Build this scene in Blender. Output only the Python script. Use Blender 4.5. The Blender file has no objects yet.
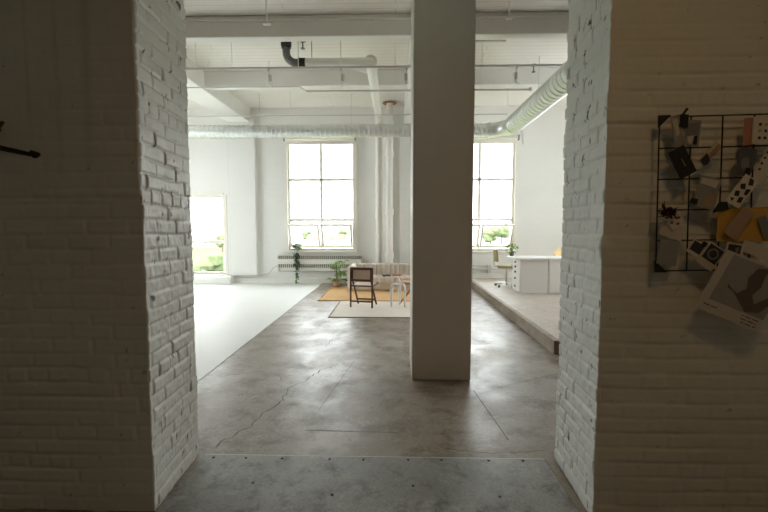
import bpy, bmesh, math, random
import numpy as np
from mathutils import Vector, Matrix, Quaternion
PI = math.pi
random.seed(7)
S = bpy.context.scene
COL = S.collection

# ------------------------------------------------------------------ mesh helper
class MB:
    def __init__(s): s.v = []; s.f = []
    def add(s, vs, fs):
        o = len(s.v); s.v += [tuple(v) for v in vs]; s.f += [tuple(i + o for i in f) for f in fs]; return s
    def box(s, a, b, M=None):
        x0, y0, z0 = a; x1, y1, z1 = b
        vs = [Vector(p) for p in ((x0,y0,z0),(x1,y0,z0),(x1,y1,z0),(x0,y1,z0),(x0,y0,z1),(x1,y0,z1),(x1,y1,z1),(x0,y1,z1))]
        if M is not None: vs = [M @ v for v in vs]
        return s.add(vs, [(0,3,2,1),(4,5,6,7),(0,1,5,4),(1,2,6,5),(2,3,7,6),(3,0,4,7)])
    def bar(s, p, q, w, d, up=(0,0,1)):
        p, q = Vector(p), Vector(q); t = (q - p); L = t.length; t.normalize(); u = Vector(up)
        if abs(t.dot(u)) > .98: u = Vector((0,1,0))
        a = t.cross(u).normalized(); b = a.cross(t)
        vs = []
        for c in (p, q):
            for sa, sb in ((-1,-1),(1,-1),(1,1),(-1,1)): vs.append(c + a*sa*w/2 + b*sb*d/2)
        return s.add(vs, [(0,1,2,3),(7,6,5,4),(0,4,5,1),(1,5,6,2),(2,6,7,3),(3,7,4,0)])
    def tube(s, pts, r, n=12, caps=True):
        pts = [Vector(p) for p in pts]; rs = r if isinstance(r, (list, tuple)) else [r]*len(pts)
        t0 = (pts[1]-pts[0]).normalized(); u = Vector((0,0,1)) if abs(t0.z) < .9 else Vector((0,1,0))
        a = t0.cross(u).normalized(); vs = []; fs = []; pt = t0
        for i, p in enumerate(pts):
            t = (pts[min(i+1,len(pts)-1)] - pts[max(i-1,0)])
            t = t.normalized() if t.length > 1e-9 else pt
            a = (a - t*a.dot(t)).normalized(); b = t.cross(a); pt = t
            for k in range(n):
                g = 2*PI*k/n; vs.append(p + (a*math.cos(g) + b*math.sin(g))*rs[i])
        for i in range(len(pts)-1):
            for k in range(n):
                fs.append((i*n+k, i*n+(k+1)%n, (i+1)*n+(k+1)%n, (i+1)*n+k))
        if caps: fs.append(tuple(reversed(range(n)))); fs.append(tuple(range((len(pts)-1)*n, len(pts)*n)))
        return s.add(vs, fs)
    def lathe(s, prof, c=(0,0,0), n=20):
        vs = []; fs = []; c = Vector(c)
        for r, z in prof:
            for k in range(n):
                g = 2*PI*k/n; vs.append(c + Vector((r*math.cos(g), r*math.sin(g), z)))
        for i in range(len(prof)-1):
            for k in range(n): fs.append((i*n+k, i*n+(k+1)%n, (i+1)*n+(k+1)%n, (i+1)*n+k))
        fs.append(tuple(reversed(range(n)))); fs.append(tuple(range((len(prof)-1)*n, len(prof)*n)))
        return s.add(vs, fs)
    def prism(s, poly, h, M=None):          # polygon in xz, thickness along y from 0 to h
        n = len(poly)
        vs = [Vector((x,0,z)) for x, z in poly] + [Vector((x,h,z)) for x, z in poly]
        if M is not None: vs = [M @ v for v in vs]
        return s.add(vs, [tuple(range(n)), tuple(reversed(range(n,2*n)))] + [(i, n+i, n+(i+1)%n, (i+1)%n) for i in range(n)])
    def blob(s, c, r, seed=0, amp=.15, sub=2, sc=(1,1,1)):
        bm = bmesh.new(); bmesh.ops.create_icosphere(bm, subdivisions=sub, radius=1)
        rnd = random.Random(seed); ph = [rnd.uniform(0,6) for _ in range(6)]
        vs = []
        for v in bm.verts:
            d = v.co.normalized()
            k = 1 + amp*(math.sin(3*d.x+ph[0])+math.sin(4*d.y+ph[1])+math.sin(5*d.z+ph[2])+math.sin(9*d.x+7*d.y+ph[3]))/2
            vs.append(Vector(c) + Vector((d.x*sc[0], d.y*sc[1], d.z*sc[2]))*r*k)
        fs = [tuple(v.index for v in f.verts) for f in bm.faces]; bm.free()
        return s.add(vs, fs)
    def leaf(s, p, d, L, W, seed=0):
        d = Vector(d).normalized(); u = Vector((0,0,1)) if abs(d.z) < .9 else Vector((1,0,0))
        a = d.cross(u).normalized(); n = a.cross(d); p = Vector(p)
        m = p + d*L*.45 - n*W*.12
        return s.add([p, m + a*W/2 + n*W*.2, p + d*L, m - a*W/2 + n*W*.2, m], [(0,1,4),(1,2,4),(2,3,4),(3,0,4)])
    def build(s, name, mat, parent=None, smooth=False, bevel=0, loc=None, rot=None, seg=2):
        me = bpy.data.meshes.new(name); me.from_pydata(s.v, [], s.f)
        bm = bmesh.new(); bm.from_mesh(me); bmesh.ops.recalc_face_normals(bm, faces=bm.faces); bm.to_mesh(me); bm.free()
        me.materials.append(mat)
        if smooth: me.polygons.foreach_set('use_smooth', [True]*len(me.polygons))
        o = bpy.data.objects.new(name, me); COL.objects.link(o)
        if parent: o.parent = parent
        if loc: o.location = loc
        if rot: o.rotation_euler = rot
        if bevel:
            m = o.modifiers.new('bevel', 'BEVEL'); m.width = bevel; m.segments = seg; m.limit_method = 'ANGLE'
        if smooth:
            try: me.set_sharp_from_angle(angle=math.radians(40))
            except Exception: pass
        return o

def tag(o, label, cat, group=None, kind=None):
    o['label'] = label; o['category'] = cat
    if group: o['group'] = group
    if kind: o['kind'] = kind
    return o
def thing(name, label, cat, loc=(0,0,0), rot=(0,0,0), group=None, kind=None):
    o = bpy.data.objects.new(name, None); COL.objects.link(o); o.empty_display_size = .1
    o.location = loc; o.rotation_euler = rot
    return tag(o, label, cat, group, kind)
def copy_tree(o, parent=None):
    c = o.copy(); COL.objects.link(c); c.parent = parent
    for ch in list(o.children): copy_tree(ch, c)
    return c

# ------------------------------------------------------------------ materials
def nodes(name):
    m = bpy.data.materials.new(name); m.use_nodes = True; nt = m.node_tree
    return m, nt, nt.nodes['Principled BSDF']
def N(nt, t, **k):
    n = nt.nodes.new(t)
    for a, b in k.items():
        if a in n.inputs: n.inputs[a].default_value = b
        else: setattr(n, a, b)
    return n
def ramp(nt, src, p0, p1, c0=(0,0,0,1), c1=(1,1,1,1)):
    r = nt.nodes.new('ShaderNodeValToRGB'); r.color_ramp.elements[0].position = p0; r.color_ramp.elements[1].position = p1
    r.color_ramp.elements[0].color = c0; r.color_ramp.elements[1].color = c1
    nt.links.new(src, r.inputs[0]); return r.outputs[0]
def mix(nt, fac, a, b):
    x = nt.nodes.new('ShaderNodeMix'); x.data_type = 'RGBA'
    for i, q in ((0, fac), (6, a), (7, b)):
        if isinstance(q, (int, float)): x.inputs[i].default_value = q
        elif isinstance(q, tuple): x.inputs[i].default_value = q if len(q) == 4 else (*q, 1)
        else: nt.links.new(q, x.inputs[i])
    return x.outputs[2]
def mat(name, c, rough=.6, metal=0, var=.06, scale=12, bump=0, bscale=60, spec=.5):
    m, nt, b = nodes(name); tc = nt.nodes.new('ShaderNodeTexCoord')
    n = N(nt, 'ShaderNodeTexNoise', Scale=scale, Detail=4); nt.links.new(tc.outputs['Object'], n.inputs['Vector'])
    d = tuple(max(0, x*(1-var*2)) for x in c); l = tuple(min(1, x*(1+var)) for x in c)
    nt.links.new(mix(nt, n.outputs[0], d, l), b.inputs['Base Color'])
    b.inputs['Roughness'].default_value = rough; b.inputs['Metallic'].default_value = metal
    b.inputs['Specular IOR Level'].default_value = spec
    if bump:
        n2 = N(nt, 'ShaderNodeTexNoise', Scale=bscale, Detail=3); nt.links.new(tc.outputs['Object'], n2.inputs['Vector'])
        bp = N(nt, 'ShaderNodeBump', Strength=bump, Distance=.01); nt.links.new(n2.outputs[0], bp.inputs['Height'])
        nt.links.new(bp.outputs[0], b.inputs['Normal'])
    return m
M = {}
WHITE = (.82, .815, .78)
M['white'] = mat('white_paint', WHITE, .55, var=.03, scale=3, bump=.15, bscale=25)
M['cream_frame'] = mat('cream_frame', (.86,.83,.76), .5, var=.02)
M['trim'] = mat('white_trim', (.84,.84,.80), .5, var=.02)
M['cond'] = mat('grey_conduit', (.58,.57,.54), .5, var=.03)
M['pipewhite'] = mat('pipe_white', (.84,.83,.79), .45, var=.03)
M['castiron'] = mat('cast_iron', (.16,.16,.16), .5, var=.1)
M['black'] = mat('black', (.012,.012,.012), .5)
M['blackwire'] = mat('black_wire', (.008,.008,.008), .45)
M['copper'] = mat('copper', (.42,.20,.12), .45, .3, var=.15)
M['steel'] = mat('steel', (.5,.5,.5), .3, 1)
M['wood'] = mat('dark_wood', (.11,.05,.028), .4, var=.25, scale=20)
M['honey'] = mat('honey_wood', (.48,.22,.08), .4, var=.2, scale=20)
M['cane'] = mat('cane', (.60,.44,.34), .7, var=.15, scale=120, bump=.4, bscale=200)
M['sofa'] = mat('sofa_linen', (.70,.62,.54), .9, var=.08, scale=30, bump=.3, bscale=200)
M['whiteplastic'] = mat('white_plastic', (.82,.80,.76), .35, var=.01)
M['pink'] = mat('pink_clay', (.66,.45,.36), .8, var=.05)
M['leaf'] = mat('leaf', (.29,.46,.08), .5, var=.4, scale=14)
M['leafdark'] = mat('leaf_dark', (.10,.22,.05), .5, var=.4, scale=14)
M['stem'] = mat('stem', (.10,.13,.05), .7)
M['olive'] = mat('olive_fabric', (.36,.30,.14), .8, var=.08)
M['yellow'] = mat('cream_yellow', (.85,.66,.36), .5, var=.03)
M['red'] = mat('red', (.35,.03,.02), .6)
M['desk'] = mat('desk_white', (.80,.77,.74), .4, var=.01)
M['desktop'] = mat('desk_top_white', (.88,.88,.88), .3, var=.01)
M['book'] = mat('book_dark', (.05,.05,.06), .6)
M['brickred'] = mat('brick_red', (.45,.16,.12), .8)
M['bulb'] = mat('bulb_glass', (.9,.9,.88), .2, var=0)

def mat_galv():
    m, nt, b = nodes('galvanised'); tc = nt.nodes.new('ShaderNodeTexCoord')
    v = N(nt, 'ShaderNodeTexVoronoi', Scale=25); nt.links.new(tc.outputs['Object'], v.inputs['Vector'])
    nt.links.new(mix(nt, v.outputs['Distance'], (.62,.64,.63), (.72,.74,.73)), b.inputs['Base Color'])
    b.inputs['Metallic'].default_value = 1; b.inputs['Roughness'].default_value = .42
    return m
M['galv'] = mat_galv()

def mat_brickpaint():     # painted brick; the relief is in the mesh; chips of paint come from a mesh attribute
    m, nt, b = nodes('painted_brick'); tc = nt.nodes.new('ShaderNodeTexCoord')
    n = N(nt, 'ShaderNodeTexNoise', Scale=2.2, Detail=6); nt.links.new(tc.outputs['Object'], n.inputs['Vector'])
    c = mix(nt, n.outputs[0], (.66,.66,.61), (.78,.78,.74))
    n2 = N(nt, 'ShaderNodeTexNoise', Scale=45, Detail=4); nt.links.new(tc.outputs['Object'], n2.inputs['Vector'])
    speck = ramp(nt, n2.outputs[0], .70, .76)
    c = mix(nt, speck, c, (.42,.40,.35))
    # old drip runs on the left part of the wall (own shape, vertical)
    at2 = N(nt, 'ShaderNodeAttribute', attribute_name='drip'); c = mix(nt, at2.outputs['Fac'], c, (.46,.48,.50))
    at = N(nt, 'ShaderNodeAttribute', attribute_name='chip')
    c = mix(nt, at.outputs['Fac'], c, (.075,.06,.05))
    nt.links.new(c, b.inputs['Base Color']); b.inputs['Roughness'].default_value = .42
    bp = N(nt, 'ShaderNodeBump', Strength=.35, Distance=.004)
    n3 = N(nt, 'ShaderNodeTexNoise', Scale=38, Detail=5); nt.links.new(tc.outputs['Object'], n3.inputs['Vector'])
    nt.links.new(n3.outputs[0], bp.inputs['Height']); nt.links.new(bp.outputs[0], b.inputs['Normal'])
    return m
M['brick'] = mat_brickpaint()

def mat_wallbrick(axis, name='white_wall_', ca=(.79,.79,.76), cb_=(.84,.84,.815)):  # far room walls: smooth painted brick, courses as bump
    m, nt, b = nodes(name + axis); tc = nt.nodes.new('ShaderNodeTexCoord')
    sx = nt.nodes.new('ShaderNodeSeparateXYZ'); nt.links.new(tc.outputs['Object'], sx.inputs[0])
    cb = nt.nodes.new('ShaderNodeCombineXYZ'); nt.links.new(sx.outputs[axis.upper()], cb.inputs[0]); nt.links.new(sx.outputs['Z'], cb.inputs[1])
    br = N(nt, 'ShaderNodeTexBrick', Scale=1.0); br.inputs['Brick Width'].default_value = .42; br.inputs['Row Height'].default_value = .15
    br.inputs['Mortar Size'].default_value = .008; br.inputs['Mortar Smooth'].default_value = .5
    nt.links.new(cb.outputs[0], br.inputs['Vector'])
    n = N(nt, 'ShaderNodeTexNoise', Scale=1.5, Detail=5); nt.links.new(tc.outputs['Object'], n.inputs['Vector'])
    nt.links.new(mix(nt, n.outputs[0], ca, cb_), b.inputs['Base Color']); b.inputs['Roughness'].default_value = .55
    bp = N(nt, 'ShaderNodeBump', Strength=.35, Distance=.004, invert=True); nt.links.new(br.outputs['Fac'], bp.inputs['Height'])
    nt.links.new(bp.outputs[0], b.inputs['Normal']); return m
M['wall_x'] = mat_wallbrick('x'); M['wall_y'] = mat_wallbrick('y'); M['bare_y'] = mat_wallbrick('y','bare_brick_',(.13,.08,.055),(.20,.125,.09)); M['bare_x'] = mat_wallbrick('x','bare_brick_',(.13,.08,.055),(.20,.125,.09))  # dark brick for unseen faces, added to keep bounce light off the pillar

def mat_ceiling():        # painted boards running left to right
    m, nt, b = nodes('ceiling_boards'); tc = nt.nodes.new('ShaderNodeTexCoord')
    sx = nt.nodes.new('ShaderNodeSeparateXYZ'); nt.links.new(tc.outputs['Object'], sx.inputs[0])
    cb = nt.nodes.new('ShaderNodeCombineXYZ'); nt.links.new(sx.outputs['X'], cb.inputs[0]); nt.links.new(sx.outputs['Y'], cb.inputs[1])
    br = N(nt, 'ShaderNodeTexBrick', Scale=1.0); br.inputs['Brick Width'].default_value = 3.1; br.inputs['Row Height'].default_value = .14
    br.inputs['Mortar Size'].default_value = .006; br.inputs['Mortar Smooth'].default_value = .4
    nt.links.new(cb.outputs[0], br.inputs['Vector'])
    n = N(nt, 'ShaderNodeTexNoise', Scale=2.5, Detail=6); nt.links.new(tc.outputs['Object'], n.inputs['Vector'])
    c = mix(nt, n.outputs[0], (.80,.77,.71), (.86,.84,.79)); c = mix(nt, br.outputs['Fac'], c, (.62,.58,.52))
    nt.links.new(c, b.inputs['Base Color']); b.inputs['Roughness'].default_value = .55
    bp = N(nt, 'ShaderNodeBump', Strength=.4, Distance=.004, invert=True); nt.links.new(br.outputs['Fac'], bp.inputs['Height'])
    nt.links.new(bp.outputs[0], b.inputs['Normal']); return m
M['ceil'] = mat_ceiling()

def mat_concrete(name, ca, cb_, cstain, rlo, rhi, sc=1.0, stain=.62):
    m, nt, b = nodes(name); tc = nt.nodes.new('ShaderNodeTexCoord')
    def noise(s, d=6, rough=.6, dist=0):
        n = N(nt, 'ShaderNodeTexNoise', Scale=s*sc, Detail=d, Roughness=rough, Distortion=dist); nt.links.new(tc.outputs['Object'], n.inputs['Vector']); return n.outputs[0]
    big = ramp(nt, noise(.9, 6, .62, .1), .36, .64)
    c = mix(nt, big, ca, cb_)
    mid = ramp(nt, noise(3.1, 9, .72, .15), stain-.06, stain+.1)
    c = mix(nt, mid, c, cstain)
    lt = ramp(nt, noise(4.3, 9, .75, .1), .55, .74)
    c = mix(nt, lt, c, tuple(min(1, x*1.25) for x in cb_))
    fine = noise(40, 6, .7); f2 = ramp(nt, fine, .3, .75, (.66,.66,.66,1), (1.2,1.2,1.2,1))
    mu = nt.nodes.new('ShaderNodeMix'); mu.data_type = 'RGBA'; mu.blend_type = 'MULTIPLY'; mu.inputs[0].default_value = 1
    nt.links.new(c, mu.inputs[6]); nt.links.new(f2, mu.inputs[7])
    sp = ramp(nt, noise(70, 2, .5), .72, .76)
    c = mix(nt, sp, mu.outputs[2], tuple(x*.35 for x in ca))
    nt.links.new(c, b.inputs['Base Color'])
    rr = nt.nodes.new('ShaderNodeMapRange'); rr.inputs[3].default_value = rlo; rr.inputs[4].default_value = rhi
    nt.links.new(noise(2.6, 7, .65, .5), rr.inputs[0]); rr.inputs[1].default_value = .3; rr.inputs[2].default_value = .7
    nt.links.new(rr.outputs[0], b.inputs['Roughness'])
    bp = N(nt, 'ShaderNodeBump', Strength=.12, Distance=.006); nt.links.new(noise(14, 8, .7), bp.inputs['Height']); nt.links.new(bp.outputs[0], b.inputs['Normal'])
    return m
M['concrete'] = mat_concrete('brown_concrete', (.25,.20,.155), (.38,.335,.285), (.15,.11,.08), .27, .52, stain=.53)
M['plate'] = mat_concrete('grey_plate', (.23,.228,.22), (.38,.38,.37), (.11,.108,.10), .35, .6, 1.9, stain=.56)
M['platform'] = mat_concrete('pale_concrete', (.46,.40,.34), (.54,.48,.42), (.38,.31,.25), .35, .6)
M['nosing'] = mat_concrete('nosing_wood', (.27,.22,.17), (.36,.31,.25), (.16,.12,.09), .5, .8, 2)
M['whitefloor'] = mat('white_floor_paint', (.80,.81,.80), .5, var=.02, scale=1.2)
M['crack'] = mat('crack_dark', (.07,.05,.04), .9)

def mat_rug(name, ca, cb_, s):
    m, nt, b = nodes(name); tc = nt.nodes.new('ShaderNodeTexCoord')
    n = N(nt, 'ShaderNodeTexNoise', Scale=3, Detail=6); nt.links.new(tc.outputs['Object'], n.inputs['Vector'])
    nt.links.new(mix(nt, n.outputs[0], ca, cb_), b.inputs['Base Color']); b.inputs['Roughness'].default_value = .95
    ch = N(nt, 'ShaderNodeTexChecker', Scale=s); nt.links.new(tc.outputs['Object'], ch.inputs['Vector'])
    bp = N(nt, 'ShaderNodeBump', Strength=.4, Distance=.004); nt.links.new(ch.outputs['Fac'], bp.inputs['Height']); nt.links.new(bp.outputs[0], b.inputs['Normal'])
    return m
M['jute'] = mat_rug('jute', (.56,.33,.14), (.70,.46,.23), 60)
M['rug'] = mat_rug('cream_wool', (.74,.67,.60), (.86,.81,.75), 80)

def mat_glass():
    m, nt, b = nodes('window_glass'); nt.nodes.remove(b)
    out = nt.nodes['Material Output']; t = nt.nodes.new('ShaderNodeBsdfTransparent'); g = nt.nodes.new('ShaderNodeBsdfGlossy')
    g.inputs['Roughness'].default_value = .02; t.inputs['Color'].default_value = (.95,.97,.96,1)
    mx = nt.nodes.new('ShaderNodeMixShader'); mx.inputs[0].default_value = .06
    nt.links.new(t.outputs[0], mx.inputs[1]); nt.links.new(g.outputs[0], mx.inputs[2]); nt.links.new(mx.outputs[0], out.inputs[0]); return m
M['glass'] = mat_glass()
# paper goods on the memo board
for k, c in dict(paper=(.62,.58,.52), paperwhite=(.72,.69,.64), papergrey=(.30,.31,.32), photodark=(.035,.035,.04), photogrey=(.20,.21,.23),
                 mustard=(.62,.36,.07), tan=(.42,.30,.20), maroon=(.09,.012,.015), pinkcard=(.50,.24,.17), bluegrey=(.09,.11,.14), skinbeige=(.42,.30,.22),
                 diered=(.45,.05,.03), dotyellow=(.55,.36,.08), printgrey=(.36,.35,.36), drape=(.15,.13,.13), drapelight=(.34,.31,.30), ink=(.03,.03,.03)).items():
    M[k] = mat(k, c, .6, var=.05, scale=20)
# outdoors
M['grass'] = mat('grass', (.085,.115,.025), .9, var=.3, scale=.25)
M['tree'] = mat('tree_leaves', (.13,.165,.075), .9, var=.3, scale=2)
M['hill'] = mat('hill', (.20,.235,.22), .95, var=.2, scale=.02)  # pale tone carries the distance haze in the colour itself
M['road'] = mat('pale_gravel', (.22,.22,.20), .9, var=.15, scale=.05)
M['roofred'] = mat('roof_red', (.20,.09,.07), .8)
M['farwall'] = mat('far_wall', (.24,.23,.21), .8)

# ------------------------------------------------------------------ setting: brick front wall with the opening
rng = np.random.default_rng(3)
LAT = rng.random((256, 256))
def vnoise(u, v):
    iu = np.floor(u).astype(int); iv = np.floor(v).astype(int); fu = u-iu; fv = v-iv
    fu = fu*fu*(3-2*fu); fv = fv*fv*(3-2*fv)
    g = lambda a, b: LAT[a % 256, b % 256]
    return (g(iu,iv)*(1-fu)+g(iu+1,iv)*fu)*(1-fv) + (g(iu,iv+1)*(1-fu)+g(iu+1,iv+1)*fu)*fv
def fbm(u, v, o=4):
    r = 0; a = .5
    for i in range(o): r = r + a*vnoise(u*2**i+17*i, v*2**i+31*i); a *= .5
    return r
def sstep(a, b, x):
    t = np.clip((x-a)/(b-a), 0, 1); return t*t*(3-2*t)
CH = .0765
def bricks(s, z, salt):
    zz = z + .008*(vnoise(s*2.2+salt, z*1.1)-.5) ; row = np.floor(zz/CH).astype(int); fz = zz/CH-row
    head = (row % 6 == 3); L = np.where(head, .108, .215)
    off = np.where(row % 2 == 0, 0, L/2) + LAT[(row*7+salt) % 256, 5]*.03
    c = np.floor((s+off)/L).astype(int); fs = (s+off)/L - c
    dz = np.minimum(fz, 1-fz)*CH; ds = np.minimum(fs, 1-fs)*L
    rnd = LAT[(c*13+row*5+salt) % 256, (row*11+c*3+salt) % 256]
    return dz, ds, rnd, row, c
def brick_wall(name, prof, zs, salt, label, front_split):
    """prof: columns (x, y, nx, ny, s, jamb 0..1)"""
    P = np.array(prof); nc = len(P); nz = len(zs)
    s = P[:,4][None,:]*np.ones((nz,1)); z = zs[:,None]*np.ones((1,nc)); j = P[:,5][None,:]*np.ones((nz,1))
    dz, ds, rnd, row, c = bricks(s, z, salt)
    w = .006 + .006*vnoise(s*9, z*9)
    gz = 1 - sstep(.0, w, dz); gs = 1 - sstep(.0, w, ds)
    keep = sstep(.30, .62, vnoise(s*2.7+9, z*3.1+salt))       # where thick paint fills the joints
    lower = 1 - .75*sstep(1.35, 1.75, z) if front_split == 'left' else .55 + .45*(1-sstep(1.9, 2.3, z))
    amp = np.where(j > .02, .0115, (.014 if front_split == 'left' else .0105)*lower)
    groove = np.maximum(gz*(.35+.65*keep), gs*(.15+.85*sstep(.3,.6,vnoise(s*5+3, z*11+salt))))
    if front_split == 'right':
        groove = np.where(j < .02, np.maximum(gz*(.5+.5*keep), gs*.45*keep), groove)
    jit = np.where(j > .02, .010, .006*lower)
    h = -amp*groove + jit*(rnd-.5) + np.where(j > .02, .010, .005)*(fbm(s*7+salt, z*7)-.5) + np.where(j > .02,.006,.0025)*(fbm(s*30, z*30, 2)-.4)
    if front_split == 'left':
        h = h + .009*sstep(1.640, 1.652, z + .006*(vnoise(s*6, z*0)-.5))*(j < .02)
        h = h - .006*np.exp(-((z-1.643)/.008)**2)*(j < .02)
    if front_split == 'right':
        h = h + .020*np.exp(-(((s-P[:,4][np.argmax(P[:,5]<.02)]+.0)/.028)**2 + ((z-1.40)/.038)**2))
    X = P[:,0][None,:] + P[:,2][None,:]*h; Y = P[:,1][None,:] + P[:,3][None,:]*h
    co = np.stack([X, Y, z], -1).reshape(-1,3)
    chip = np.clip(gs*1.1 + .35*gz - .25, 0, 1)*sstep(.46, .60, fbm(s*14+5, z*5+salt, 3)+.12*(rnd-.5)) * (j > .02)
    chip = np.maximum(chip, 1.0*sstep(.68, .72, fbm(s*34+50, z*16+salt, 3))*(j > .02))
    chip = np.where(j > .02, chip, .55*sstep(.73,.78,fbm(s*24+80, z*24+salt,3)))
    drip = np.zeros_like(s)
    if front_split == 'left':
        X0 = P[:,0][None,:]*np.ones((nz,1))
        for cx, ww, zb in ((-1.655,.012,1.72), (-1.505,.022,1.74), (-1.80,.008,1.9)):
            drip = np.maximum(drip, np.exp(-((X0-cx-.05*(2.2-z)*(cx > -1.6) *-.3)/ww)**2)*sstep(zb-.1, zb+.25, z)*.38*(.6+.8*vnoise(z*5, X0*0+cx*9)))
        drip = drip*(j < .02)
    idx = np.arange(nz*nc).reshape(nz, nc)
    q = np.stack([idx[:-1,:-1], idx[:-1,1:], idx[1:,1:], idx[1:,:-1]], -1).reshape(-1,4)
    me = bpy.data.meshes.new(name); me.vertices.add(len(co)); me.vertices.foreach_set('co', co.astype(np.float32).ravel())
    me.loops.add(q.size); me.loops.foreach_set('vertex_index', q.ravel().astype(np.int32))
    me.polygons.add(len(q)); me.polygons.foreach_set('loop_start', np.arange(0, q.size, 4, dtype=np.int32))
    me.update(calc_edges=True); me.validate()
    me.polygons.foreach_set('use_smooth', np.ones(len(me.polygons), dtype=bool))
    for an, arr in (('chip', chip), ('drip', drip)):
        a = me.attributes.new(an, 'FLOAT', 'POINT'); a.data.foreach_set('value', arr.astype(np.float32).ravel())
    me.materials.append(M['brick']); me.materials.append(M['bare_x'])
    pj = (np.minimum(P[:-1,5], P[1:,5]) == .5).astype(np.int32); pj = np.tile(pj, nz-1)  # unseen back face gets the added dark brick that swallows bounce light
    if len(pj) == len(me.polygons): me.polygons.foreach_set('material_index', pj)
    o = bpy.data.objects.new(name, me); COL.objects.link(o)
    return tag(o, label, 'wall', kind='structure')
YF, YB = 2.07, 2.635
XL, XR = -1.258, 1.012
zs = np.concatenate([np.arange(-.02, 3.1, .0085), np.arange(3.1, 4.51, .05)])
def seg(a, b, step):
    n = max(1, int(round(abs(b-a)/step))); return [a+(b-a)*i/n for i in range(n)]
# left wall: front (left to right), jamb (front to back), back (right to left)
prof = []
for x in seg(-3.7, -2.3, .1) + seg(-2.3, XL-.05, .011) + seg(XL-.05, XL-.004, .006): prof.append((x, YF, 0, -1, x+4, 0))
s0 = XL+4
for y in [YF+.003] + seg(YF+.01, YB-.01, .0075)+[YB-.003]:
    k = .7071 if y in (YF+.003, YB-.003) else 0
    f = (y-YF)/(YB-YF); x = XL - .03*f
    prof.append((x, y, 1 if not k else .7, (-.7 if y < 2.3 else .7) if k else 0, s0+(y-YF), 1))
for x in [XL-.035] + seg(XL-.06, -1.7, .02) + seg(-1.7, -7.05, .3) + [-7.05]: prof.append((x, YB, 0, 1, s0+.565+(XL-x), .5))
brick_wall('wall_front_left', prof, zs, 11, 'white painted brick wall left of the wide opening, its face in shade', 'left')
prof = []
for x in list(reversed([XR+.035] + seg(XR+.06, 1.7, .02) + seg(1.7, 5.65, .3) + [5.65])): prof.append((x, YB, 0, 1, 6-x, .5))
s0 = 6-XR
for y in list(reversed([YF+.003] + seg(YF+.01, YB-.01, .0075)+[YB-.003])):
    k = y in (YF+.003, YB-.003); f = (y-YF)/(YB-YF)
    prof.append((XR+.022*f, y, -1 if not k else -.7, (-.7 if y < 2.3 else .7) if k else 0, s0+(YB-y), 1))
s1 = s0+.565
for x in seg(XR+.004, XR+.05, .006)+seg(XR+.05, 2.25, .011)+seg(2.25, 3.7, .1)+[3.7]: prof.append((x, YF, 0, -1, s1+(x-XR), 0))
brick_wall('wall_front_right', prof, zs, 23, 'white painted brick wall right of the wide opening, carrying the memo board', 'right')

def struct(o, label, cat): return tag(o, label, cat, kind='structure')
struct(MB().box((-1.34,YF+.02,3.25),(1.12,YB-.02,4.5)).build('trim_1', M['white']), 'white lintel over the brick opening', 'lintel')

# main room shell
X0, X1, Y1, ZC = -7.0, 5.6, 10.85, 4.5
struct(MB().box((X0-.3,-3.3,-.2),(X1+.3,Y1+.3,0)).build('floor', M['concrete']), 'worn brown concrete floor with cracks', 'floor')
struct(MB().box((X0,3.9,0),(-1.9,Y1,.006)).build('floor_left', M['whitefloor']), 'glossy white painted floor along the left side', 'floor')
struct(MB().box((X0-.3,2.3,ZC),(X1+.3,Y1+.35,ZC+.25)).build('ceiling', M['ceil']), 'white painted board ceiling', 'ceiling')
def holes_wall(name, axis, fixed, thick, u0, u1, z0, z1, holes, m, label):
    us = sorted({u0,u1,*[h[0] for h in holes],*[h[1] for h in holes]}); vs = sorted({z0,z1,*[h[2] for h in holes],*[h[3] for h in holes]})
    b = MB()
    for a, c in zip(us, us[1:]):
        for d, e in zip(vs, vs[1:]):
            mu, mv = (a+c)/2, (d+e)/2
            if any(h[0] < mu < h[1] and h[2] < mv < h[3] for h in holes): continue
            if axis == 'x': b.box((a, fixed, d), (c, fixed+thick, e))
            else: b.box((fixed, a, d), (fixed+thick, c, e))
    return struct(b.build(name, m), label, 'wall')
W0 = (-6.25,-4.46,.24,2.28); W1 = (-2.78,-1.05,.86,3.68); W2 = (1.28,3.05,.86,3.68)
holes_wall('wall_back', 'x', Y1, .3, X0-.3, X1+.3, 0, ZC, [W0,W1,W2], M['wall_x'], 'white painted brick wall with three windows')
LH = [(6.2,7.65,.7,3.8),(7.95,9.4,.7,3.8)]
holes_wall('wall_left', 'y', X0-.3, .3, 5.6, Y1+.3, 0, ZC, LH, M['wall_y'], 'white side wall with windows over the white floor')
RH = [(6.0,7.45,.95,3.8),(7.75,9.2,.95,3.8)]  # unseen side windows, added to let more daylight into the room
holes_wall('wall_right', 'y', X1, .3, 5.6, Y1+.3, 0, ZC, RH, M['wall_y'], 'white side wall with windows over the platform')
struct(MB().box((X0-.3,2.3,0),(X0,5.6,ZC)).build('wall_left_bare', M['bare_y']), 'bare brown brick end of the left side wall', 'wall')  # unseen wall ends made dark to keep the pillar front dim
struct(MB().box((X1,2.3,0),(X1+.3,5.6,ZC)).build('wall_right_bare', M['bare_y']), 'bare brown brick end of the right side wall', 'wall')
# front room (where the camera stands)
b = MB(); b.box((-3.9,-3.3,0),(-3.6,2.06,4.5)); struct(b.build('wall_near_left', M['wall_y']), 'side wall of the near dim room', 'wall')
b = MB(); b.box((3.6,-3.3,0),(3.9,2.06,4.5)); struct(b.build('wall_near_right', M['wall_y']), 'opposite side wall of the near dim room', 'wall')
b = MB(); b.box((-3.9,-3.6,0),(3.9,-3.3,4.5)); struct(b.build('wall_near_back', M['wall_x']), 'end wall of the near dim room', 'wall')
struct(MB().box((-3.9,-3.6,4.5),(3.9,2.3,4.7)).build('ceiling_near', M['ceil']), 'ceiling of the near dim room', 'ceiling')

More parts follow.
